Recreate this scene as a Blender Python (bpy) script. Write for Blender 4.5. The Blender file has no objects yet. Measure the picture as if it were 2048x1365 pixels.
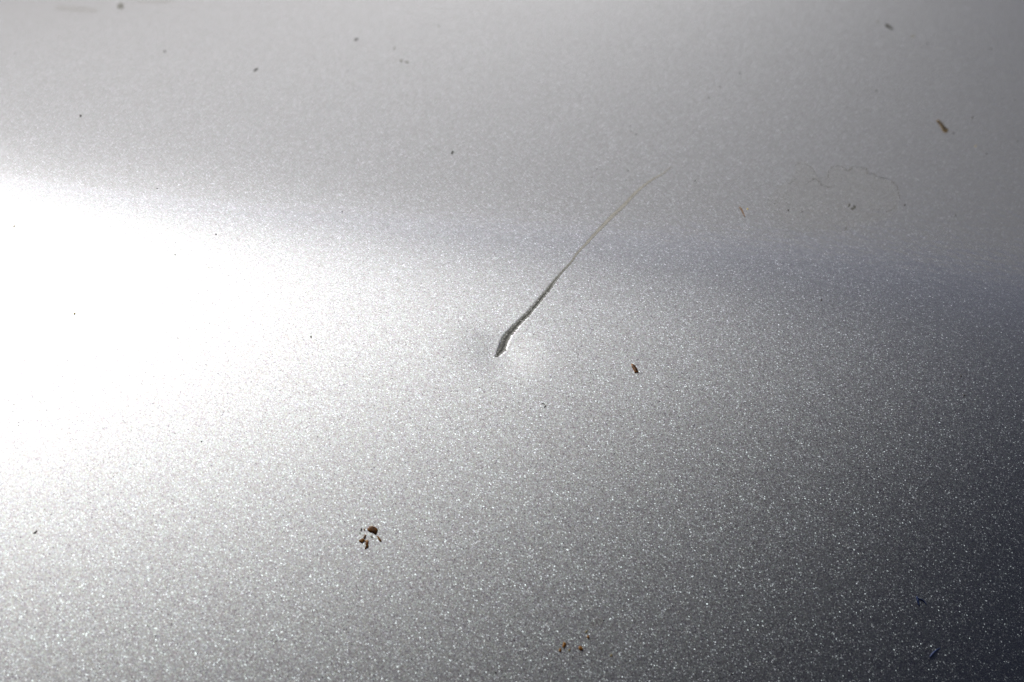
import bpy, bmesh, math, random
import numpy as np
from mathutils import Vector, noise

# ------------------------------------------------------------------ numbers
P = dict(phi=45.1298, sun_el=36.7094, sun_az=21.1848, sun=4.7671, sky=0.124, exposure=-0.2261, k0=3.0033, K=0.3296, yc=0.0178, sg=0.0136, cs=-0.245, a0=0.0, p0=0.1509, p1=0.1007, p2=12.6537, spread=0.063, rough=0.5521, base=0.4047, coat=1.0, coat_ior=1.507, coat_rough=0.09,
         air=0.0588, dust=0.7135, ozone=2.9759, alt=0.0, cc=0.0784, ground=0.5734, rt=-0.0041)
CAM_D, LENS, FIELD = 0.30, 67.5, 2048.0
S = bpy.context.scene
COL = S.collection

# ------------------------------------------------------------------ camera
PHI = math.radians(P['phi'])
CAM = np.array([0.0, -math.sin(PHI) * CAM_D, 1.0 + math.cos(PHI) * CAM_D])
RIGHT = np.array([1.0, 0.0, 0.0])
UP = np.array([0.0, math.cos(PHI), math.sin(PHI)])
FWD = np.array([0.0, math.sin(PHI), -math.cos(PHI)])
cam_data = bpy.data.cameras.new('camera')
cam = bpy.data.objects.new('camera', cam_data)
COL.objects.link(cam)
cam.location = CAM
cam.rotation_euler = (PHI, 0, 0)
cam_data.lens = LENS
cam_data.sensor_width = 36
cam_data.clip_start = 0.01
cam_data.clip_end = 1000
cam_data.dof.use_dof = True
cam_data.dof.focus_distance = CAM_D
cam_data.dof.aperture_fstop = 40
S.camera = cam

# ------------------------------------------------------------------ sky and sun
EL, AZ = math.radians(P['sun_el']), math.radians(P['sun_az'])   # AZ: degrees left of +Y
sun_dir = Vector((-math.sin(AZ) * math.cos(EL), math.cos(AZ) * math.cos(EL), math.sin(EL)))
w = bpy.data.worlds.new('World')
S.world = w
w.use_nodes = True
nt = w.node_tree
sky = nt.nodes.new('ShaderNodeTexSky')
sky.sky_type = 'NISHITA'
sky.sun_disc = False
sky.sun_elevation = EL
sky.sun_rotation = -AZ
sky.air_density = P['air']; sky.dust_density = P['dust']; sky.ozone_density = P['ozone']; sky.altitude = P['alt']
nt.links.new(sky.outputs[0], nt.nodes['Background'].inputs['Color'])
nt.nodes['Background'].inputs['Strength'].default_value = P['sky']
sd = bpy.data.lights.new('sun', 'SUN')
sd.energy = P['sun']; sd.angle = math.radians(0.53); sd.color = (1.0, 0.975, 0.94)
so = bpy.data.objects.new('sun', sd)
so.rotation_euler = sun_dir.to_track_quat('Z', 'Y').to_euler()
so.location = (0, 0, 5)
COL.objects.link(so)
S.view_settings.view_transform = 'Standard'
S.view_settings.look = 'None'
S.view_settings.exposure = P['exposure']
S.view_settings.gamma = 1
S.view_settings.use_curve_mapping = False
S.cycles.max_bounces = 6

# ------------------------------------------------------------------ panel shape
def softplus(u): return np.logaddexp(0.0, u)
def base_height(x, y):
    t = y + P['cs'] * x
    c = y + P['cc'] * x                                  # the soft crease runs slightly downhill to the right
    A = P['a0'] * t + P['k0'] * t * t / 2 + P['K'] * P['sg'] * softplus((c - P['yc']) / P['sg'])
    A = A - (1 - P['rt']) * P['k0'] * np.maximum(c - P['yc'] - P['sg'], 0.0) ** 2 / 2   # flatter beyond the crease
    B = P['p0'] * x + P['p1'] * x * x / 2 + P['p2'] * x ** 3 / 6
    return 1.0 - (A + B)
Z0 = float(base_height(np.array(0.0), np.array(0.0))) - 1.0

def pix_ray(px, py):
    k = 36.0 / LENS / FIELD
    return FWD + RIGHT * ((px - 1024.0) * k) - UP * ((py - 682.5) * k)
def hit(px, py, fn):
    d = pix_ray(px, py)
    t = CAM_D
    for _ in range(25):
        p = CAM + d * t
        g = p[2] - float(fn(p[0], p[1]))
        e = 1e-5
        q = CAM + d * (t + e)
        g2 = q[2] - float(fn(q[0], q[1]))
        t -= g / ((g2 - g) / e)
    return CAM + d * t
def hb(px, py): return hit(px, py, base_height)
MM = 36.0 / LENS / FIELD * CAM_D            # metres for one photo pixel, square on

# the gouge: centre line (photo pixels), full width (photo pixels), depth (mm)
GOUGE = [(991, 712, 4, .08), (996, 708, 9, .22), (1004, 698, 14, .36), (1009, 682, 14, .38), (1016, 669, 13.5, .33),
         (1030, 654.5, 11.5, .27), (1042, 642, 10.5, .23), (1056, 628.5, 10, .19), (1071, 611, 9.5, .15),
         (1084, 595, 9.5, .12), (1098, 578, 9, .10), (1110, 561, 7.5, .07), (1121, 548, 5.5, .05), (1144, 523, 4.4, .03),
         (1152, 509.5, 5.5, .03), (1175, 485, 7.5, .03), (1197, 461, 9, .03), (1220, 437, 10.5, .03), (1246, 413, 10, .025),
         (1268, 389, 9, .02), (1288, 371, 8, .015), (1307, 358, 7, .01), (1326, 348, 5, .006), (1346, 331, 3, 0)]
G3 = np.array([hb(a, b) for a, b, _, _ in GOUGE])
GW = np.array([g[2] * MM / 2 for g in GOUGE])
GD = np.array([g[3] * 1e-3 for g in GOUGE])
DENT = hb(1004, 704)
DENT2 = hb(1090, 590)

def height(x, y, groove=True):
    x = np.asarray(x, float); y = np.asarray(y, float)
    z = base_height(x, y)
    dx, dy = x - DENT[0], y - DENT[1]
    r2 = (dx * dx + (dy * 0.85) ** 2) / (2 * 0.0034 ** 2)
    z = z - 0.00021 * np.exp(-r2) + 0.00003 * np.exp(-r2 / 6)
    if groove:
        best = np.full(x.shape, 1e9); dep = np.zeros(x.shape); wid = np.full(x.shape, 1e-4)
        for i in range(len(G3) - 1):
            a, b = G3[i, :2], G3[i + 1, :2]
            e = b - a
            t = np.clip(((x - a[0]) * e[0] + (y - a[1]) * e[1]) / (e @ e), 0, 1)
            d = np.hypot(x - a[0] - t * e[0], y - a[1] - t * e[1])
            m = d < best
            best = np.where(m, d, best)
            dep = np.where(m, GD[i] + (GD[i + 1] - GD[i]) * t, dep)
            wid = np.where(m, GW[i] + (GW[i + 1] - GW[i]) * t, wid)
        u = best / (wid * 1.05)
        z = z - dep * 0.24 * np.exp(-u ** 4)
    return z
def surf(px, py, groove=False): return hit(px, py, lambda x, y: height(x, y, groove))
def normal(p):
    e = 2e-5
    gx = (float(height(p[0] + e, p[1], False)) - float(height(p[0] - e, p[1], False))) / (2 * e)
    gy = (float(height(p[0], p[1] + e, False)) - float(height(p[0], p[1] - e, False))) / (2 * e)
    n = np.array([-gx, -gy, 1.0])
    return n / np.linalg.norm(n)

# ------------------------------------------------------------------ material helpers
class M:
    def __init__(s, name):
        s.m = bpy.data.materials.new(name); s.m.use_nodes = True
        s.t = s.m.node_tree; s.n = s.t.nodes; s.b = s.n['Principled BSDF']; s.o = s.n['Material Output']
    def add(s, kind, **kw):
        n = s.n.new(kind)
        for k, v in kw.items():
            if k.startswith('i_'):
                key = k[2:]
                n.inputs[int(key) if key.isdigit() else key.replace('_', ' ')].default_value = v
            else: setattr(n, k, v)
        return n
    def link(s, a, b): s.t.links.new(a, b)
    def math(s, op, a, b=None, clamp=False):
        n = s.n.new('ShaderNodeMath'); n.operation = op; n.use_clamp = clamp
        for i, v in enumerate((a, b)):
            if v is None: continue
            if isinstance(v, (int, float)): n.inputs[i].default_value = v
            else: s.link(v, n.inputs[i])
        return n.outputs[0]
    def vec(s, op, a, b=None):
        n = s.n.new('ShaderNodeVectorMath'); n.operation = op
        for i, v in enumerate((a, b)):
            if v is None: continue
            if isinstance(v, tuple): n.inputs[i].default_value = v
            else: s.link(v, n.inputs[i])
        return n
    def scale(s, v, f):
        n = s.n.new('ShaderNodeVectorMath'); n.operation = 'SCALE'
        s.link(v, n.inputs[0])
        if isinstance(f, (int, float)): n.inputs['Scale'].default_value = f
        else: s.link(f, n.inputs['Scale'])
        return n.outputs[0]
    def noise(s, scale, detail=3, rough=.6, vec=None):
        n = s.add('ShaderNodeTexNoise'); n.inputs['Scale'].default_value = scale
        n.inputs['Detail'].default_value = detail; n.inputs['Roughness'].default_value = rough
        if vec: s.link(vec, n.inputs['Vector'])
        return n
    def mix(s, fac, a, b):
        n = s.n.new('ShaderNodeMix'); n.data_type = 'RGBA'
        for sock, v in ((n.inputs[0], fac), (n.inputs[6], a), (n.inputs[7], b)):
            if isinstance(v, (int, float)): sock.default_value = v
            elif isinstance(v, tuple): sock.default_value = (*v, 1) if len(v) == 3 else v
            else: s.link(v, sock)
        return n.outputs[2]
    def ramp(s, fac, stops):
        n = s.n.new('ShaderNodeValToRGB')
        while len(n.color_ramp.elements) < len(stops): n.color_ramp.elements.new(.5)
        for e, (p, c) in zip(n.color_ramp.elements, stops):
            e.position = p; e.color = (*c, 1) if len(c) == 3 else c
        s.link(fac, n.inputs[0]); return n.outputs[0]

def paint_material():
    m = M('silver_metallic_paint')
    co = m.add('ShaderNodeTexCoord').outputs['Object']
    geo = m.add('ShaderNodeNewGeometry')
    # flakes: each cell of a fine Voronoi pattern is one tilted flake
    def flakes(scale, k, off):
        v = m.add('ShaderNodeTexVoronoi', feature='F1')
        v.inputs['Scale'].default_value = scale
        m.link(m.vec('ADD', co, (off, off * .7, off * .3)).outputs[0], v.inputs['Vector'])
        c = v.outputs['Color']
        sep = m.add('ShaderNodeSeparateColor'); m.link(c, sep.inputs[0])
        d = m.vec('SUBTRACT', c, (.5, .5, .5)).outputs[0]
        amp = m.math('ADD', .5, m.math('MULTIPLY', m.math('POWER', sep.outputs[2], 9.0), 4.2))
        return m.scale(m.scale(d, amp), k), c
    f1, c1 = flakes(7200, P['spread'] * 2.0, .013)
    f2, c2 = flakes(10500, P['spread'] * 1.2, .171)
    nrm = m.vec('NORMALIZE', m.vec('ADD', geo.outputs['Normal'], m.vec('ADD', f1, f2).outputs[0]).outputs[0]).outputs[0]
    b = P['base']
    tint = m.mix(.06, (b * .985, b, b * 1.02), c1)
    flake = m.add('ShaderNodeBsdfAnisotropic', distribution='BECKMANN')
    m.link(tint, flake.inputs['Color']); m.link(nrm, flake.inputs['Normal'])
    flake.inputs['Roughness'].default_value = P['rough']
    # clear coat: smooth, with a trace of orange peel
    peel = m.add('ShaderNodeBump'); peel.inputs['Strength'].default_value = .12; peel.inputs['Distance'].default_value = .0004
    m.link(m.noise(420, 2, .5, co).outputs['Fac'], peel.inputs['Height'])
    coat = m.add('ShaderNodeBsdfAnisotropic', distribution='GGX')
    coat.inputs['Roughness'].default_value = P['coat_rough']; m.link(peel.outputs[0], coat.inputs['Normal'])
    fr = m.add('ShaderNodeFresnel'); fr.inputs['IOR'].default_value = P['coat_ior']
    mixs = m.add('ShaderNodeMixShader')
    m.link(fr.outputs[0], mixs.inputs[0]); m.link(flake.outputs[0], mixs.inputs[1]); m.link(coat.outputs[0], mixs.inputs[2])
    m.link(mixs.outputs[0], m.o.inputs['Surface']); m.n.remove(m.b)
    return m.m

# ------------------------------------------------------------------ object helpers
def link_mesh(name, verts, faces, mat, parent=None, smooth=True, attrs=None):
    me = bpy.data.meshes.new(name)
    me.from_pydata([tuple(v) for v in verts], [], faces)
    me.materials.append(mat)
    if smooth: me.polygons.foreach_set('use_smooth', [True] * len(me.polygons))
    for k, vals in (attrs or {}).items():
        a = me.attributes.new(k, 'FLOAT', 'POINT'); a.data.foreach_set('value', [float(v) for v in vals])
    me.update()
    o = bpy.data.objects.new(name, me); COL.objects.link(o)
    if parent: o.parent = parent
    return o
def tag(o, label, cat, group=None):
    o['label'] = label; o['category'] = cat
    if group: o['group'] = group
    return o

# ------------------------------------------------------------------ the pale concrete the car stands on
def build_ground():
    m = M('pale_concrete')
    co = m.add('ShaderNodeTexCoord').outputs['Object']
    g = P['ground']
    m.link(m.mix(m.noise(1.7, 6, .65, co).outputs['Fac'], (g * .88, g * .87, g * .84), (g * 1.10, g * 1.09, g * 1.06)), m.b.inputs['Base Color'])
    m.b.inputs['Roughness'].default_value = .9
    n = 96; R = 600.0
    V = [(R * math.cos(2 * math.pi * i / n), R * math.sin(2 * math.pi * i / n), 0) for i in range(n)]
    o = link_mesh('ground', V, [tuple(range(n))], m.m, smooth=False)
    o['kind'] = 'structure'
build_ground()

# ------------------------------------------------------------------ the panel
def axis(lo, hi, fine_lo, fine_hi, fine, mid_lo, mid_hi, mid, coarse):
    pts = list(np.arange(lo, mid_lo, coarse)) + list(np.arange(mid_lo, fine_lo, mid)) + \
          list(np.arange(fine_lo, fine_hi, fine)) + list(np.arange(fine_hi, mid_hi, mid)) + list(np.arange(mid_hi, hi, coarse)) + [hi]
    return np.array(pts)
panel = bpy.data.objects.new('car_body_panel', None)
COL.objects.link(panel)
tag(panel, 'curved silver metallic car body panel with a long scratch and small dent', 'car panel')
def build_skin():
    lo = np.minimum(G3.min(0), DENT) - 0.003; hi = np.maximum(G3.max(0), DENT) + 0.003
    xs = axis(-.42, .42, lo[0], hi[0], .00011, -.11, .11, .001, .008)
    ys = axis(-.34, .40, lo[1], hi[1], .00014, -.11, .13, .001, .008)
    X, Y = np.meshgrid(xs, ys)
    Zs = height(X, Y)
    nx, ny = len(xs), len(ys)
    V = np.stack([X, Y, Zs], -1).reshape(-1, 3)
    # turned-down flange and inner face, so that the sheet has an edge and a thickness
    idx = np.arange(nx * ny).reshape(ny, nx)
    F = np.stack([idx[:-1, :-1], idx[:-1, 1:], idx[1:, 1:], idx[1:, :-1]], -1).reshape(-1, 4)
    ring = np.concatenate([idx[0, :-1], idx[:-1, -1], idx[-1, :0:-1], idx[:0:-1, 0]])
    n0 = len(V); nr = len(ring)
    R = V[ring].copy()
    R1 = R * np.array([1.004, 1.004, 1]) - np.array([0, 0, .004])
    R2 = R1 - np.array([0, 0, .014])
    V = np.concatenate([V, R1, R2])
    a = np.arange(nr); b = (a + 1) % nr
    F2 = np.stack([ring[a], n0 + a, n0 + b, ring[b]], -1)
    F3 = np.stack([n0 + a, n0 + nr + a, n0 + nr + b, n0 + b], -1)
    F = np.concatenate([F, F2, F3])
    me = bpy.data.meshes.new('painted_skin')
    me.vertices.add(len(V)); me.vertices.foreach_set('co', V.ravel().astype(np.float32))
    me.loops.add(F.size); me.loops.foreach_set('vertex_index', F.ravel().astype(np.int32))
    me.polygons.add(len(F)); me.polygons.foreach_set('loop_start', np.arange(0, F.size, 4, dtype=np.int32))
    me.update(calc_edges=True)
    me.polygons.foreach_set('use_smooth', [True] * len(F))
    me.materials.append(paint_material())
    o = bpy.data.objects.new('painted_skin', me); COL.objects.link(o); o.parent = panel
    return o
build_skin()
# --- OBJECTS
rng = random.Random(7)
def zoomed(pts, ox, oy, k): return [(ox + a / k, oy + b / k) for a, b in pts]

def debris_material(name, thick, thin, rough=.55, grain=1800, alpha_edge=False, spec=.3, glow=0.0):
    """crumb colour: thin rims let the light through and look paler, thick middles are dark"""
    m = M(name)
    co = m.add('ShaderNodeTexCoord').outputs['Object']
    at = m.add('ShaderNodeAttribute', attribute_name='body')
    n = m.noise(grain, 4, .65, co)
    f = m.math('ADD', at.outputs['Fac'], m.math('MULTIPLY', m.math('SUBTRACT', n.outputs['Fac'], .56), 2.2), True)
    m.link(m.mix(f, thin, thick), m.b.inputs['Base Color'])
    m.b.inputs['Roughness'].default_value = rough
    m.b.inputs['Specular IOR Level'].default_value = spec
    if alpha_edge:
        a = m.math('ADD', m.math('MULTIPLY', at.outputs['Fac'], 1.5), m.math('SUBTRACT', n.outputs['Fac'], .35), True)
        m.link(m.math('MULTIPLY', a, alpha_edge), m.b.inputs['Alpha'])
    bp = m.add('ShaderNodeBump'); bp.inputs['Strength'].default_value = .5; bp.inputs['Distance'].default_value = .0001
    m.link(n.outputs['Fac'], bp.inputs['Height']); m.link(bp.outputs[0], m.b.inputs['Normal'])
    if glow:                                             # thin organic crust: sunlight from behind shines through it
        tr = m.add('ShaderNodeBsdfTranslucent'); m.link(m.mix(f, thin, thick), tr.inputs['Color'])
        mx = m.add('ShaderNodeMixShader'); mx.inputs[0].default_value = glow
        m.link(m.b.outputs[0], mx.inputs[1]); m.link(tr.outputs[0], mx.inputs[2]); m.link(mx.outputs[0], m.o.inputs['Surface'])
    return m.m
BROWN = debris_material('dark_brown_crust', (.030, .012, .004), (.36, .14, .016), .5, glow=.35)
AMBER = debris_material('amber_crust', (.22, .080, .010), (.50, .27, .050), .5, glow=.45)
STRAW = debris_material('straw_brown', (.026, .015, .005), (.15, .095, .026), .6, glow=.3)
PALE = debris_material('pale_ochre_residue', (.20, .15, .06), (.28, .24, .14), .7, alpha_edge=.75)
BLACK = debris_material('black_grit', (.012, .011, .010), (.05, .045, .035), .6)
YELLOW = debris_material('yellow_pollen', (.30, .22, .05), (.45, .36, .12), .7)
INK = debris_material('navy_fibre', (.004, .017, .075), (.007, .026, .11), .6)
CHIP = debris_material('bare_grey_primer', (.035, .037, .032), (.11, .11, .10), .75, 1500, alpha_edge=.95)
CHIPPALE = debris_material('scuffed_grey_primer', (.16, .16, .145), (.28, .28, .25), .8, 1500, alpha_edge=.9)

def dome(outlines, h, sink=.12, chip=False):
    """one crumb: every outline (photo pixels) becomes a rounded lump lying on the panel"""
    V, F, B = [], [], []
    cx = sum(p[0] for o in outlines for p in o) / sum(len(o) for o in outlines)
    cy = sum(p[1] for o in outlines for p in o) / sum(len(o) for o in outlines)
    org = surf(cx, cy); nn = normal(org)
    e1 = np.cross(nn, [0, 0, 1.0]); e1 = RIGHT - nn * (RIGHT @ nn); e1 /= np.linalg.norm(e1); e2 = np.cross(nn, e1)
    for o in outlines:
        q = []
        for i in range(len(o)):
            a, b = o[i], o[(i + 1) % len(o)]
            q += [a, ((a[0] + b[0]) / 2, (a[1] + b[1]) / 2)]
        mx = sum(p[0] for p in q) / len(q); my = sum(p[1] for p in q) / len(q)
        size = sum(math.hypot(p[0] - mx, p[1] - my) for p in q) / len(q)
        q = [(p[0] + rng.uniform(-.06, .06) * size, p[1] + rng.uniform(-.06, .06) * size) for p in q]
        prof = ((1.0, -sink, 0.0), (.93, .35, .25), (.72, .8, .7), (.42, 1.0, .95)) if not chip else \
               ((1.0, .1, 0.0), (.9, .9, .35), (.72, .35, .9), (.4, .25, 1.0))
        k0 = len(V)
        def put(px, py, hh, body):
            P3 = surf(px, py); d = P3 - org
            V.append((d @ e1, d @ e2, d @ nn + hh)); B.append(body)
        n = len(q)
        for s, hh, body in prof:
            for p in q:
                put(mx + (p[0] - mx) * s, my + (p[1] - my) * s, h * hh * (1 + rng.uniform(-.22, .22)), body)
        put(mx, my, h * prof[-1][1], 1.0)
        for r in range(len(prof) - 1):
            for i in range(n):
                j = (i + 1) % n
                F.append((k0 + r * n + j, k0 + r * n + i, k0 + (r + 1) * n + i, k0 + (r + 1) * n + j))
        c = k0 + len(prof) * n
        for i in range(n): F.append((k0 + 3 * n + (i + 1) % n, k0 + 3 * n + i, c))
    return V, F, B, org, e1, e2, nn
def place(o, org, e1, e2, nn):
    from mathutils import Matrix
    mw = Matrix(((e1[0], e2[0], nn[0], org[0]), (e1[1], e2[1], nn[1], org[1]), (e1[2], e2[2], nn[2], org[2]), (0, 0, 0, 1)))
    o.location = mw.to_translation(); o.rotation_euler = mw.to_euler()
def flip_check(F, o):
    me = o.data
    bm = bmesh.new(); bm.from_mesh(me); bmesh.ops.recalc_face_normals(bm, faces=bm.faces)
    if sum((f.normal.z * f.calc_area() for f in bm.faces)) < 0: bmesh.ops.reverse_faces(bm, faces=bm.faces)
    bm.to_mesh(me); bm.free()
def crumb(name, outlines, h_mm, mat, label=None, cat=None, group=None, parent=None, chip=False):
    V, F, B, *fr = dome(outlines, h_mm * .65e-3, chip=chip)
    o = link_mesh(name, V, F, mat, parent, attrs={'body': B}); flip_check(F, o); place(o, *fr)
    if label: tag(o, label, cat, group)
    return o
def round_outline(px, py, rx, ry=None, ang=0, n=7):
    ry = ry or rx; a = math.radians(ang); r = []
    for i in range(n):
        t = 2 * math.pi * i / n; u = rx * math.cos(t) * rng.uniform(.78, 1.15); v = ry * math.sin(t) * rng.uniform(.78, 1.15)
        r.append((px + u * math.cos(a) - v * math.sin(a), py + u * math.sin(a) + v * math.cos(a)))
    return r
def tube(name, pts, mat, label=None, cat=None, group=None, parent=None, flat=1.0, sides=6):
    """pts: (px, py, radius px); a fibre or a dried line lying on the panel"""
    dense = []
    for i in range(len(pts) - 1):
        for k in range(3):
            t = k / 3; dense.append(tuple(pts[i][j] * (1 - t) + pts[i + 1][j] * t for j in range(3)))
    dense.append(pts[-1])
    W3 = [surf(p[0], p[1]) for p in dense]; org = W3[len(W3) // 2]; nn = normal(org)
    e1 = RIGHT - nn * (RIGHT @ nn); e1 /= np.linalg.norm(e1); e2 = np.cross(nn, e1)
    V, F, B = [], [], []
    for i, (p, d) in enumerate(zip(W3, dense)):
        t = W3[min(i + 1, len(W3) - 1)] - W3[max(i - 1, 0)]; t = t / np.linalg.norm(t)
        n = normal(p); s = np.cross(n, t); r = d[2] * MM * rng.uniform(.85, 1.15)
        for k in range(sides):
            a = 2 * math.pi * k / sides
            q = p + s * r * math.cos(a) + n * r * flat * (math.sin(a) + .8) - org
            V.append((q @ e1, q @ e2, q @ nn)); B.append(.6 + .4 * math.sin(a))
    for i in range(len(W3) - 1):
        for k in range(sides):
            F.append((i * sides + k, i * sides + (k + 1) % sides, (i + 1) * sides + (k + 1) % sides, (i + 1) * sides + k))
    F.append(tuple(range(sides))); F.append(tuple((len(W3) - 1) * sides + k for k in range(sides)))
    o = link_mesh(name, V, F, mat, parent, attrs={'body': B}); flip_check(F, o); place(o, org, e1, e2, nn)
    if label: tag(o, label, cat, group)
    return o

# ------------------------------------------------------------------ the scratch
def scratch_material():
    m = M('scraped_paint')
    co = m.add('ShaderNodeTexCoord').outputs['Object']
    al = m.add('ShaderNodeAttribute', attribute_name='along').outputs['Fac']
    ac = m.add('ShaderNodeAttribute', attribute_name='across').outputs['Fac']
    di = m.add('ShaderNodeAttribute', attribute_name='metres').outputs['Fac']
    cmb = m.add('ShaderNodeCombineXYZ'); m.link(m.math('MULTIPLY', di, 420), cmb.inputs[0]); m.link(m.math('MULTIPLY', ac, 2.6), cmb.inputs[1])
    streak = m.noise(1.0, 4, .7, cmb.outputs[0]).outputs['Fac']
    fine = m.noise(3000, 3, .75, co).outputs['Fac']
    rag = m.noise(1500, 4, .75, co).outputs['Fac']
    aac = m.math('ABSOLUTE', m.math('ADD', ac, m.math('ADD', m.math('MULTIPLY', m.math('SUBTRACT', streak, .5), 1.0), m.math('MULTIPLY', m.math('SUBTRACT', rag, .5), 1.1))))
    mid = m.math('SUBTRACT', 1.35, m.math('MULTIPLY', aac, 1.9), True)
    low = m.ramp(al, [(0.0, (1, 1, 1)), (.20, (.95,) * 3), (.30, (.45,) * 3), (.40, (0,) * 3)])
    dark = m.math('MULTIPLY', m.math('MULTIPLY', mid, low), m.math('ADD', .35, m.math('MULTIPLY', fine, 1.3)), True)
    glint_gap = m.math('MULTIPLY', m.math('SUBTRACT', fine, .55), 7.0, True)      # gaps in the dark core for bright glints painted into the colour
    dark = m.math('MULTIPLY', dark, m.math('SUBTRACT', 1.0, m.math('MULTIPLY', glint_gap, .75)), True)
    pale = m.mix(m.ramp(streak, [(.35, (0, 0, 0)), (.65, (1, 1, 1))]), (.22, .21, .18), (.42, .405, .36))
    rimdark = m.math('MULTIPLY', m.math('SUBTRACT', m.math('ABSOLUTE', ac), .62), 2.2, True)
    pale = m.mix(rimdark, pale, (.20, .19, .16))
    glint = m.math('GREATER_THAN', fine, .60)
    edge = m.mix(glint, m.mix(fine, (.12, .122, .105), (.30, .30, .27)), (.62, .62, .60))
    body = m.mix(m.math('MULTIPLY', low, 1.6, True), pale, edge)
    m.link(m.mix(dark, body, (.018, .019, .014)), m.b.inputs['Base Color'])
    m.b.inputs['Roughness'].default_value = .55
    m.b.inputs['Specular IOR Level'].default_value = .25
    fade = m.ramp(al, [(0.0, (1,) * 3), (.86, (.95,) * 3), (.95, (.8,) * 3), (1.0, (.3,) * 3)])
    rim = m.math('MULTIPLY', m.math('SUBTRACT', m.math('ADD', .80, m.math('MULTIPLY', rag, .55)), m.math('ABSOLUTE', ac)), 5.0, True)
    a = m.math('MULTIPLY', m.math('MULTIPLY', fade, rim), m.math('ADD', m.math('MULTIPLY', low, .5), m.math('ADD', .40, m.math('MULTIPLY', streak, .9))), True)
    m.link(a, m.b.inputs['Alpha'])
    bp = m.add('ShaderNodeBump'); bp.inputs['Strength'].default_value = .7; bp.inputs['Distance'].default_value = .00012
    m.link(streak, bp.inputs['Height']); m.link(bp.outputs[0], m.b.inputs['Normal'])
    return m.m
def build_scratch():
    n_a = 13; step = .00022
    seg = np.linalg.norm(np.diff(G3, axis=0), axis=1); cum = np.concatenate([[0], np.cumsum(seg)]); L = cum[-1]
    ts = np.arange(0, L, step); X = [np.interp(ts, cum, G3[:, k]) for k in range(2)]; Wd = np.interp(ts, cum, GW)
    C2 = np.stack(X, -1)
    for _ in range(3): C2[1:-1] = (C2[:-2] + 2 * C2[1:-1] + C2[2:]) / 4
    T = np.gradient(C2, axis=0); T /= np.linalg.norm(T, axis=1)[:, None]; Nn = np.stack([-T[:, 1], T[:, 0]], -1)
    V, al, ac, me_ = [], [], [], []
    for i, t in enumerate(ts):
        jl = 1 + .35 * noise.noise(Vector((t * 2500, 0, 3))) + .2 * rng.uniform(-1, 1)
        jr = 1 + .35 * noise.noise(Vector((t * 2500, 9, 3))) + .2 * rng.uniform(-1, 1)
        for k in range(n_a):
            u = -1 + 2 * k / (n_a - 1); wv = Wd[i] * u * (jl if u < 0 else jr)
            V.append((C2[i, 0] + Nn[i, 0] * wv, C2[i, 1] + Nn[i, 1] * wv)); al.append(t / L); ac.append(u); me_.append(t)
    V = np.array(V); z = height(V[:, 0], V[:, 1], True) + 4.5e-5
    V3 = np.stack([V[:, 0], V[:, 1], z], -1)
    F = [(i * n_a + k, i * n_a + k + 1, (i + 1) * n_a + k + 1, (i + 1) * n_a + k) for i in range(len(ts) - 1) for k in range(n_a - 1)]
    o = link_mesh('scratch', V3, F, scratch_material(), panel, attrs={'along': al, 'across': ac, 'metres': me_})
    bm = bmesh.new(); bm.from_mesh(o.data)
    bmesh.ops.recalc_face_normals(bm, faces=bm.faces)
    if sum(f.normal.z for f in bm.faces) < 0: bmesh.ops.reverse_faces(bm, faces=bm.faces)
    bm.to_mesh(o.data); bm.free()
    o['label'] = 'long scratch, dark and gouged at its lower end, pale and thin towards its upper tip'
build_scratch()

# ------------------------------------------------------------------ stone chips in the paint (parts of the panel)
def chip(outlines, h=.03, mat=CHIP): return crumb('paint_chip', outlines, h, mat, parent=panel, chip=True)
chip([zoomed([(560, 760), (640, 620), (720, 400), (830, 290), (1030, 270), (1180, 340), (1280, 480), (1300, 680), (1200, 850), (1050, 890), (920, 830), (700, 800)], 220, 0, 45.5)], .05, CHIPPALE)
chip([round_outline(512, 140, 6, 2.6, -35)], .03)
chip([round_outline(712.5, 79.5, 5.5, 2.6, -28)], .03)
chip([round_outline(788.5, 97, 2, 3.5, 20)], .02, CHIPPALE)
chip([round_outline(802, 122.5, 3, 4, 20), round_outline(813.5, 125, 5, 2.6, 20)], .05, CHIPPALE)
chip([zoomed([(860, 750), (890, 650), (980, 585), (1045, 630), (1000, 740), (940, 820), (890, 790)], 870, 280, 27.3)], .04)
chip([zoomed([(770, 610), (850, 560), (930, 570), (1010, 660), (960, 690), (900, 640), (850, 610), (790, 650)], 1060, 790, 34.1),
      zoomed([(920, 850), (980, 780), (1050, 730), (1120, 700), (1100, 790), (1010, 890)], 1060, 790, 34.1)], .04)
chip([round_outline(1698.5, 411, 4.6, 2.4, -55)], .03)
chip([zoomed([(1318, 560), (1345, 575), (1340, 600), (1310, 622), (1285, 612), (1290, 595), (1315, 592)], 1450, 300, 5.12)], .03)
chip([zoomed([(590, 620), (650, 550), (730, 560), (800, 630), (900, 710), (970, 810), (900, 830), (780, 780), (680, 740), (620, 690)], 1740, 20, 20.48)], .03)
chip([zoomed([(230, 420), (310, 440), (410, 525), (350, 540), (280, 490)], 1740, 20, 20.48)], .02, CHIPPALE)
chip([round_outline(1825.5, 72.5, 3.4, 5, 10)], .02, CHIPPALE)
chip([round_outline(878, 52, 2.5)], .02, CHIPPALE)

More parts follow.
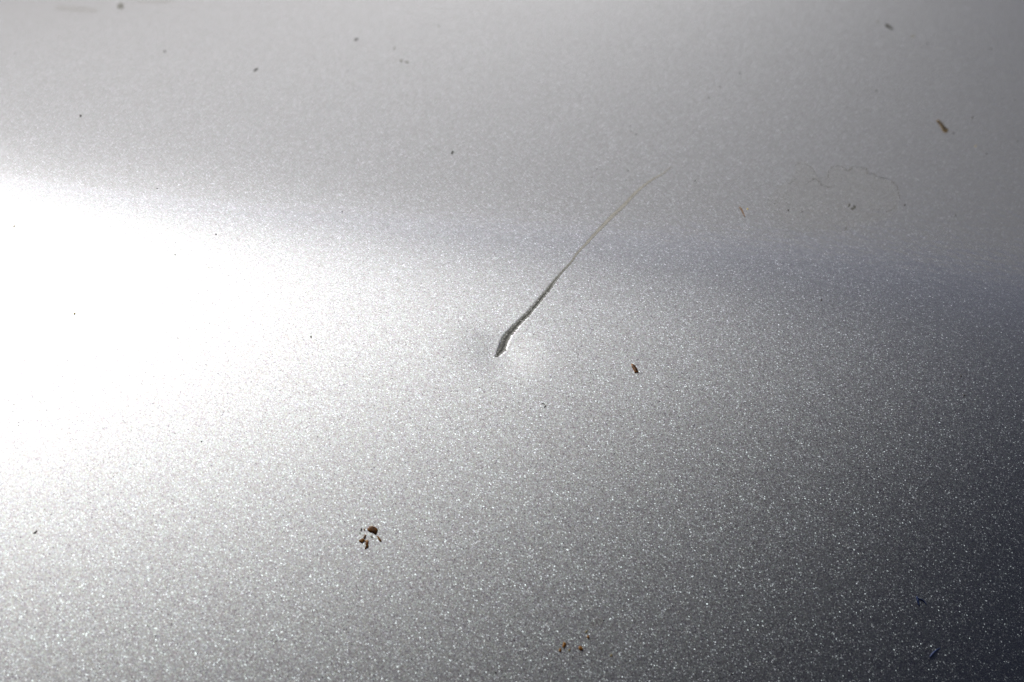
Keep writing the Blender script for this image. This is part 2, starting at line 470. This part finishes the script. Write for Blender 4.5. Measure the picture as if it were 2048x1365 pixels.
# ------------------------------------------------------------------ dried water stain (part) and its tide lines (sub-parts)
def stain_material():
    m = M('dried_water_film')
    at = m.add('ShaderNodeAttribute', attribute_name='body').outputs['Fac']
    co = m.add('ShaderNodeTexCoord').outputs['Object']
    n = m.noise(260, 5, .65, co).outputs['Fac']; f = m.noise(1500, 3, .7, co).outputs['Fac']
    m.link(m.mix(n, (.30, .29, .255), (.36, .35, .315)), m.b.inputs['Base Color'])
    m.b.inputs['Roughness'].default_value = .8; m.b.inputs['Specular IOR Level'].default_value = .15
    a = m.math('MULTIPLY', m.math('MULTIPLY', at, m.math('ADD', n, m.math('MULTIPLY', f, .5))), .10, True)
    m.link(a, m.b.inputs['Alpha'])
    return m.m
STAIN = [(1555, 372), (1575, 367), (1591, 348), (1596, 326), (1610, 323), (1629, 342), (1637, 356), (1655, 352), (1660, 336), (1675, 332), (1692, 341),
         (1702, 334), (1733, 338), (1737, 348), (1755, 355), (1785, 365), (1797, 384), (1799, 402), (1794, 425), (1770, 446), (1700, 466), (1640, 470), (1575, 466), (1540, 440), (1535, 400)]
def build_stain():
    V, F, B = [], [], []; cx, cy = 1670, 408; n = len(STAIN) * 2; q = []
    for i in range(len(STAIN)):
        a, b = STAIN[i], STAIN[(i + 1) % len(STAIN)]; q += [a, ((a[0] + b[0]) / 2, (a[1] + b[1]) / 2)]
    rings = (1.0, .93, .82, .62, .35)
    org = surf(cx, cy)
    for r, s in enumerate(rings):
        for p in q:
            P3 = surf(cx + (p[0] - cx) * s, cy + (p[1] - cy) * s) + normal(org) * (1.5e-5 if r == 0 else 3e-5)
            V.append(P3 - org); B.append((.0 if p[1] > 425 else .75, .45 if p[1] > 425 else 1, .9, 1, 1)[r])
    V.append(surf(cx, cy) + normal(org) * 3e-5 - org); B.append(1)
    for r in range(len(rings) - 1):
        for i in range(n): j = (i + 1) % n; F.append((r * n + i, r * n + j, (r + 1) * n + j, (r + 1) * n + i))
    for i in range(n): F.append(((len(rings) - 1) * n + i, (len(rings) - 1) * n + (i + 1) % n, len(V) - 1))
    o = link_mesh('water_stain', V, F, stain_material(), panel, attrs={'body': B}); o.location = org
    flip_check(F, o)
    return o, org
stain, stain_org = build_stain()
def line_material():
    m = M('tide_line_dirt')
    co = m.add('ShaderNodeTexCoord').outputs['Object']
    n = m.noise(700, 4, .7, co).outputs['Fac']
    m.b.inputs['Base Color'].default_value = (.10, .085, .055, 1); m.b.inputs['Roughness'].default_value = .8
    m.link(m.math('MULTIPLY', m.math('SUBTRACT', n, .41), 4.0, True), m.b.inputs['Alpha'])
    return m.m
LINE = line_material()
Z6 = lambda pts, r: [(a, b, r) for a, b in zoomed(pts, 1450, 300, 5.12)]
for pts, r in (([(728, 240), (722, 205), (720, 180), (728, 155), (745, 138), (768, 124), (790, 118)], .75),
               ([(815, 112), (825, 140), (845, 155), (868, 168), (890, 185), (912, 215), (918, 250)], .75),
               ([(645, 350), (668, 345), (690, 325), (712, 305), (742, 294)], .7),
               ([(835, 352), (860, 330), (890, 310), (915, 300), (935, 303), (962, 322), (972, 352)], .75),
               ([(895, 280), (900, 300), (925, 295), (945, 308)], .7),
               ([(972, 355), (1000, 358), (1022, 364), (1044, 382), (1075, 384), (1098, 378)], 1.1),
               ([(1060, 295), (1056, 250), (1062, 215), (1075, 192), (1095, 180), (1120, 172), (1150, 165), (1175, 170), (1200, 180), (1222, 195), (1242, 213), (1275, 210), (1290, 195), (1298, 172)], .9),
               ([(1298, 172), (1340, 174), (1375, 178), (1412, 184), (1445, 194)], .65),
               ([(1448, 192), (1455, 225), (1466, 248)], 1.1), ([(1466, 246), (1505, 240), (1530, 250), (1546, 275)], .9),
               ([(1546, 275), (1590, 283), (1635, 290), (1670, 302), (1700, 318), (1728, 340), (1752, 365), (1768, 395), (1776, 425)], .85),
               ([(1776, 425), (1784, 460), (1788, 490), (1782, 535)], .7),
               ([(1765, 560), (1735, 592), (1695, 622), (1650, 642)], .5),
               ([(1228, 828), (1240, 805), (1246, 778)], .9)):
    o = tube('tide_line', Z6(pts, r), LINE, parent=None, flat=.4, sides=5)
    o.location = o.location - Vector(stain_org)
    o.parent = stain

# faint smears of dried dust (parts of the panel)
FILM = debris_material('thin_dust_film', (.30, .275, .21), (.30, .275, .22), .85, 500, alpha_edge=.10)
for o_ in ([(100, 14), (130, 9), (170, 12), (204, 20), (190, 28), (150, 26), (115, 24)], [(262, 3), (300, 2), (345, 1), (362, 4), (330, 8), (290, 7)],
           [(1178, 1246), (1192, 1236), (1206, 1234), (1210, 1246), (1196, 1256), (1182, 1258)]):
    crumb('dust_smear', [o_], .03, FILM, parent=panel)

# ------------------------------------------------------------------ brown debris lying on the panel
crumb('seed_husk', [zoomed([(435, 300), (475, 288), (525, 330), (558, 380), (582, 410), (578, 440), (604, 462), (600, 497), (555, 484), (522, 492), (495, 430), (455, 360)], 1220, 700, 10.5)],
      .28, BROWN, 'dark brown pointed husk lying to the right of the dent', 'seed husk')
crumb('plant_fragment', [zoomed([(515, 515), (560, 460), (630, 485), (690, 555), (760, 645), (820, 720), (885, 765), (895, 830), (850, 875), (780, 892), (720, 825), (665, 740), (610, 640), (555, 570)], 1840, 210, 15.75)],
      .26, STRAW, 'long straw-brown plant fragment lying alone near the upper right corner', 'plant fragment')
Z3 = lambda pts: zoomed(pts, 690, 1030, 15.16)
GB = 'rusty brown crumbs clustered low in the middle'
crumb('brown_crumb', [Z3([(665, 450), (700, 395), (740, 355), (800, 340), (880, 350), (950, 388), (992, 440), (1003, 490), (972, 565), (940, 612), (890, 592), (850, 550), (780, 532), (700, 502)])],
      .30, BROWN, 'largest, almost black lump at the top of the rusty crumb cluster', 'crumb', GB)
crumb('brown_crumb', [Z3([(955, 630), (1000, 648), (1050, 705), (1092, 758), (1120, 810), (1092, 835), (1040, 795), (1000, 750), (982, 700)])],
      .2, AMBER, 'slanting brown sliver below the darkest lump of the crumb cluster', 'crumb', GB)
crumb('brown_crumb', [Z3([(470, 395), (515, 398), (512, 450), (490, 495), (462, 482), (478, 440)])], .15, STRAW, 'thin olive-brown speck at the upper left of the rusty crumb cluster', 'crumb', GB)
crumb('brown_crumb', [Z3([(430, 545), (462, 532), (474, 560), (445, 584)])], .15, STRAW, 'tiny round olive crumb at the far left edge of the rusty cluster', 'crumb', GB)
crumb('brown_crumb', [Z3([(560, 430), (612, 426), (624, 468), (578, 474)])], .15, AMBER, 'tiny reddish crumb just left of the darkest lump', 'crumb', GB)
crumb('brown_crumb', [Z3([(405, 780), (470, 738), (530, 712), (592, 748), (604, 790), (560, 812), (530, 864), (490, 842), (438, 818)]),
                      Z3([(600, 585), (640, 600), (622, 660), (592, 720), (548, 715), (580, 640)]),
                      Z3([(592, 775), (660, 764), (714, 776), (712, 830), (690, 870), (718, 910), (712, 970), (692, 1012), (650, 1004), (620, 1054), (598, 1020), (625, 950), (610, 880), (628, 820)])],
      .25, AMBER, 'branched amber-brown crumb at the lower left of the rusty cluster', 'crumb', GB)
crumb('brown_crumb', [Z3([(755, 650), (800, 626), (850, 660), (832, 704), (788, 692)])], .15, PALE, 'pale ochre crumb in the middle of the rusty cluster', 'crumb', GB)
Z7 = lambda pts: zoomed(pts, 1090, 1220, 13.65)
GC = 'amber crumbs scattered near the bottom edge'
crumb('amber_crumb', [Z7([(508, 876), (564, 896), (586, 950), (545, 1004), (512, 1064), (466, 1012), (488, 950)])], .22, AMBER, 'elongated amber crumb at the upper left of the bottom scatter', 'crumb', GC)
crumb('amber_crumb', [Z7([(376, 1080), (420, 1036), (450, 1090), (432, 1154), (388, 1154)])], .18, AMBER, 'leftmost amber crumb of the bottom scatter, just below the elongated one', 'crumb', GC)
crumb('amber_crumb', [Z7([(915, 1010), (960, 985), (1024, 1038), (1046, 1090), (990, 1116), (926, 1084)])], .22, AMBER, 'rounded rust-brown crumb in the middle of the bottom scatter', 'crumb', GC)
crumb('amber_crumb', [Z7([(1134, 740), (1170, 686), (1204, 730), (1220, 782), (1168, 796)])], .2, AMBER, 'small brown crumb at the top right of the bottom scatter', 'crumb', GC)
crumb('amber_crumb', [Z7([(630, 1090), (680, 1044), (706, 1090), (680, 1150), (640, 1140)])], .12, PALE, 'faint ochre crumb between the two larger amber crumbs of the bottom scatter', 'crumb', GC)
crumb('amber_crumb', [Z7([(1760, 1240), (1812, 1195), (1860, 1240), (1825, 1296), (1774, 1286)])], .12, PALE, 'pale ochre crumb to the right of the bottom scatter', 'crumb', GC)
crumb('amber_crumb', [Z7([(1080, 600), (1136, 556), (1186, 546), (1154, 622), (1098, 656)])], .12, PALE, 'faint olive smudge of residue just above the top right amber crumb', 'crumb', GC)
tube('straw_sliver', [(1479, 415, .9), (1482, 419, 1.3), (1484.5, 423, 1.5), (1487, 429, 1.1), (1490, 435, .6)], AMBER, 'thin orange-brown sliver left of the dried water stain', 'sliver')
crumb('pollen_grain', [round_outline(1495, 418.5, 2.3)], .1, YELLOW, 'small yellow-brown grain right beside the thin orange-brown sliver', 'grain')

# ------------------------------------------------------------------ blue fibres, lower right
tube('blue_fibre', [(1838, 1212, 1.0), (1836, 1206, 1.7), (1834.5, 1200, 2.0), (1833, 1195, 1.6), (1837, 1198.5, .9), (1842, 1199.5, 1.0), (1847, 1202.5, 1.0), (1851, 1208, 1.0), (1853, 1212, .7)],
     INK, 'navy blue fibre curled into a small horseshoe in the dark lower right', 'fibre')
tube('blue_fibre', [(1859.5, 1316, 1.0), (1863, 1311, 2.0), (1867, 1306.5, 2.2), (1870.5, 1303, 1.6), (1875, 1299.5, .9), (1880, 1296.5, .6)],
     INK, 'straight navy blue fibre slanting below the curled one', 'fibre')

# ------------------------------------------------------------------ tiny specks
GS = 'tiny dark dirt specks scattered over the silver paint'
for x, y, r, mat, label in (
    (161, 232, 3.2, BLACK, 'dark round speck on its own at the far left, above the bright highlight'),
    (329, 103, 3.0, CHIP, 'round grey speck near the upper left, below the large grey paint chip'),
    (30, 107, 1.4, CHIP, 'faint speck at the left edge near the top'),
    (314, 377.5, 1.7, BLACK, 'tiny speck at the upper rim of the bright highlight'),
    (684, 424, 1.8, BLACK, 'tiny dark speck left of the scratch, level with its upper half'),
    (432, 469.5, 2.0, BLACK, 'dark speck inside the upper right of the bright highlight'),
    (350, 510, 1.7, BLACK, 'tiny grey-black speck inside the highlight, lower left of the darker one'),
    (418, 536, 1.5, YELLOW, 'yellowish speck inside the highlight, below two dark specks'),
    (28, 453, 2.2, YELLOW, 'yellow speck at the left edge of the bright highlight'),
    (149, 628, 2.6, YELLOW, 'yellow grain in the whitest part of the highlight'),
    (622, 674.5, 2.3, STRAW, 'olive speck far left of the dent, at the highlight border'),
    (403, 883.5, 1.9, BLACK, 'dark speck just below the bright highlight'),
    (294.5, 1251.5, 1.3, BLACK, 'faint speck at the upper left of a darker one near the bottom left'),
    (311, 1272, 2.0, BLACK, 'dark speck near the bottom left'),
    (563, 1197, 1.4, BLACK, 'faint dark speck left of and below the rusty crumb cluster'),
    (177, 1360, 2.0, BLACK, 'dark speck touching the bottom edge at the left'),
    (991, 1345, 2.4, CHIP, 'grey speck at the bottom edge left of the amber crumbs'),
    (1207, 1241, 2.0, BLACK, 'black speck at the upper right of the amber crumbs near the bottom'),
    (1186, 962, 1.6, BLACK, 'tiny black speck below the brown husk, midway to the amber crumbs'),
    (1174, 893, 1.5, BLACK, 'tiny speck below and right of the ring-shaped paint chip'),
    (1463.5, 1348, 2.4, BLACK, 'black speck at the bottom edge right of the amber crumbs'),
    (1642.5, 600.5, 2.2, BLACK, 'lone black speck below the dried water stain'),
    (1922, 753, 2.4, BLACK, 'upper of two black specks near the right edge'),
    (1928.5, 791, 2.3, BLACK, 'lower of two black specks near the right edge'),
    (1911, 431.5, 1.8, BLACK, 'tiny speck right of the dried water stain'),
    (1809.5, 410.5, 2.6, BLACK, 'brown-black speck just outside the right end of the water stain'),
    (1576.5, 421, 2.5, BLACK, 'black speck inside the left part of the water stain'),
    (1549.5, 408.5, 1.6, BLACK, 'fainter speck at the left border of the water stain'),
    (1604, 424, 2.0, CHIP, 'grey speck right of the black one inside the water stain'),
    (1390, 362, 2.0, BLACK, 'dark speck right of the upper tip of the scratch'),
    (1256, 342, 1.6, BLACK, 'dark speck left of the upper tip of the scratch'),
    (1252, 360.5, 1.4, BLACK, 'faint speck just below the one left of the scratch tip'),
    (1240.5, 320.5, 1.3, BLACK, 'faint speck above and left of the scratch tip'),
    (1184, 355.5, 1.5, BLACK, 'lower speck of the pair far left of the scratch tip'),
    (1194, 339, 1.4, BLACK, 'upper speck of the pair far left of the scratch tip'),
    (1272, 269, 2.0, BLACK, 'lower, darker speck of the close trio above the scratch tip'),
    (1261, 252.5, 1.7, BLACK, 'uppermost speck of the close trio above the scratch tip'),
    (1262, 262.5, 1.2, BLACK, 'faint middle speck of the close trio above the scratch tip'),
    (1479.5, 147, 2.2, CHIP, 'grey speck, uppermost of three in a slanting row at the upper right'),
    (1439.5, 174.5, 2.0, CHIP, 'grey speck, middle one of three in a slanting row at the upper right'),
    (1417.5, 197, 2.0, CHIP, 'grey speck, lowest of three in a slanting row at the upper right'),
    (1753, 182, 2.3, CHIP, 'lone grey speck above the water stain, left of the plant fragment'),
    (1945, 236, 2.6, BLACK, 'dark speck to the right of the plant fragment'),
    (1906.5, 267, 2.3, BLACK, 'dark speck right at the lower end of the plant fragment'),
    (1951, 293, 1.8, YELLOW, 'yellowish speck below and right of the plant fragment'),
    (1973, 308, 2.2, BLACK, 'dark speck next to the yellowish one near the right edge'),
    (2029.5, 200, 1.6, CHIP, 'faint grey speck by the right edge, above the plant fragment'),
    (2035, 283, 1.6, CHIP, 'faint grey speck by the right edge, below the plant fragment'),
    (1982, 98, 2.2, CHIP, 'grey speck in the upper right corner'),
    (1855.5, 87, 2.2, CHIP, 'grey speck below and right of the dark smeared chip at the top right'),
    (695.5, 142, 1.4, CHIP, 'faint speck below the slanted chip at the top'),
    ):
    crumb('dirt_speck', [round_outline(x, y, r * .95, r * .8, rng.uniform(0, 180), 6)], r * MM * 700, mat, label, 'dirt speck', GS)
tube('dirt_streak', [(67, 1067, .6), (70.5, 1065, .9), (74, 1061, .5)], STRAW, 'short olive streak of dirt at the left edge, below the highlight', 'dirt streak')
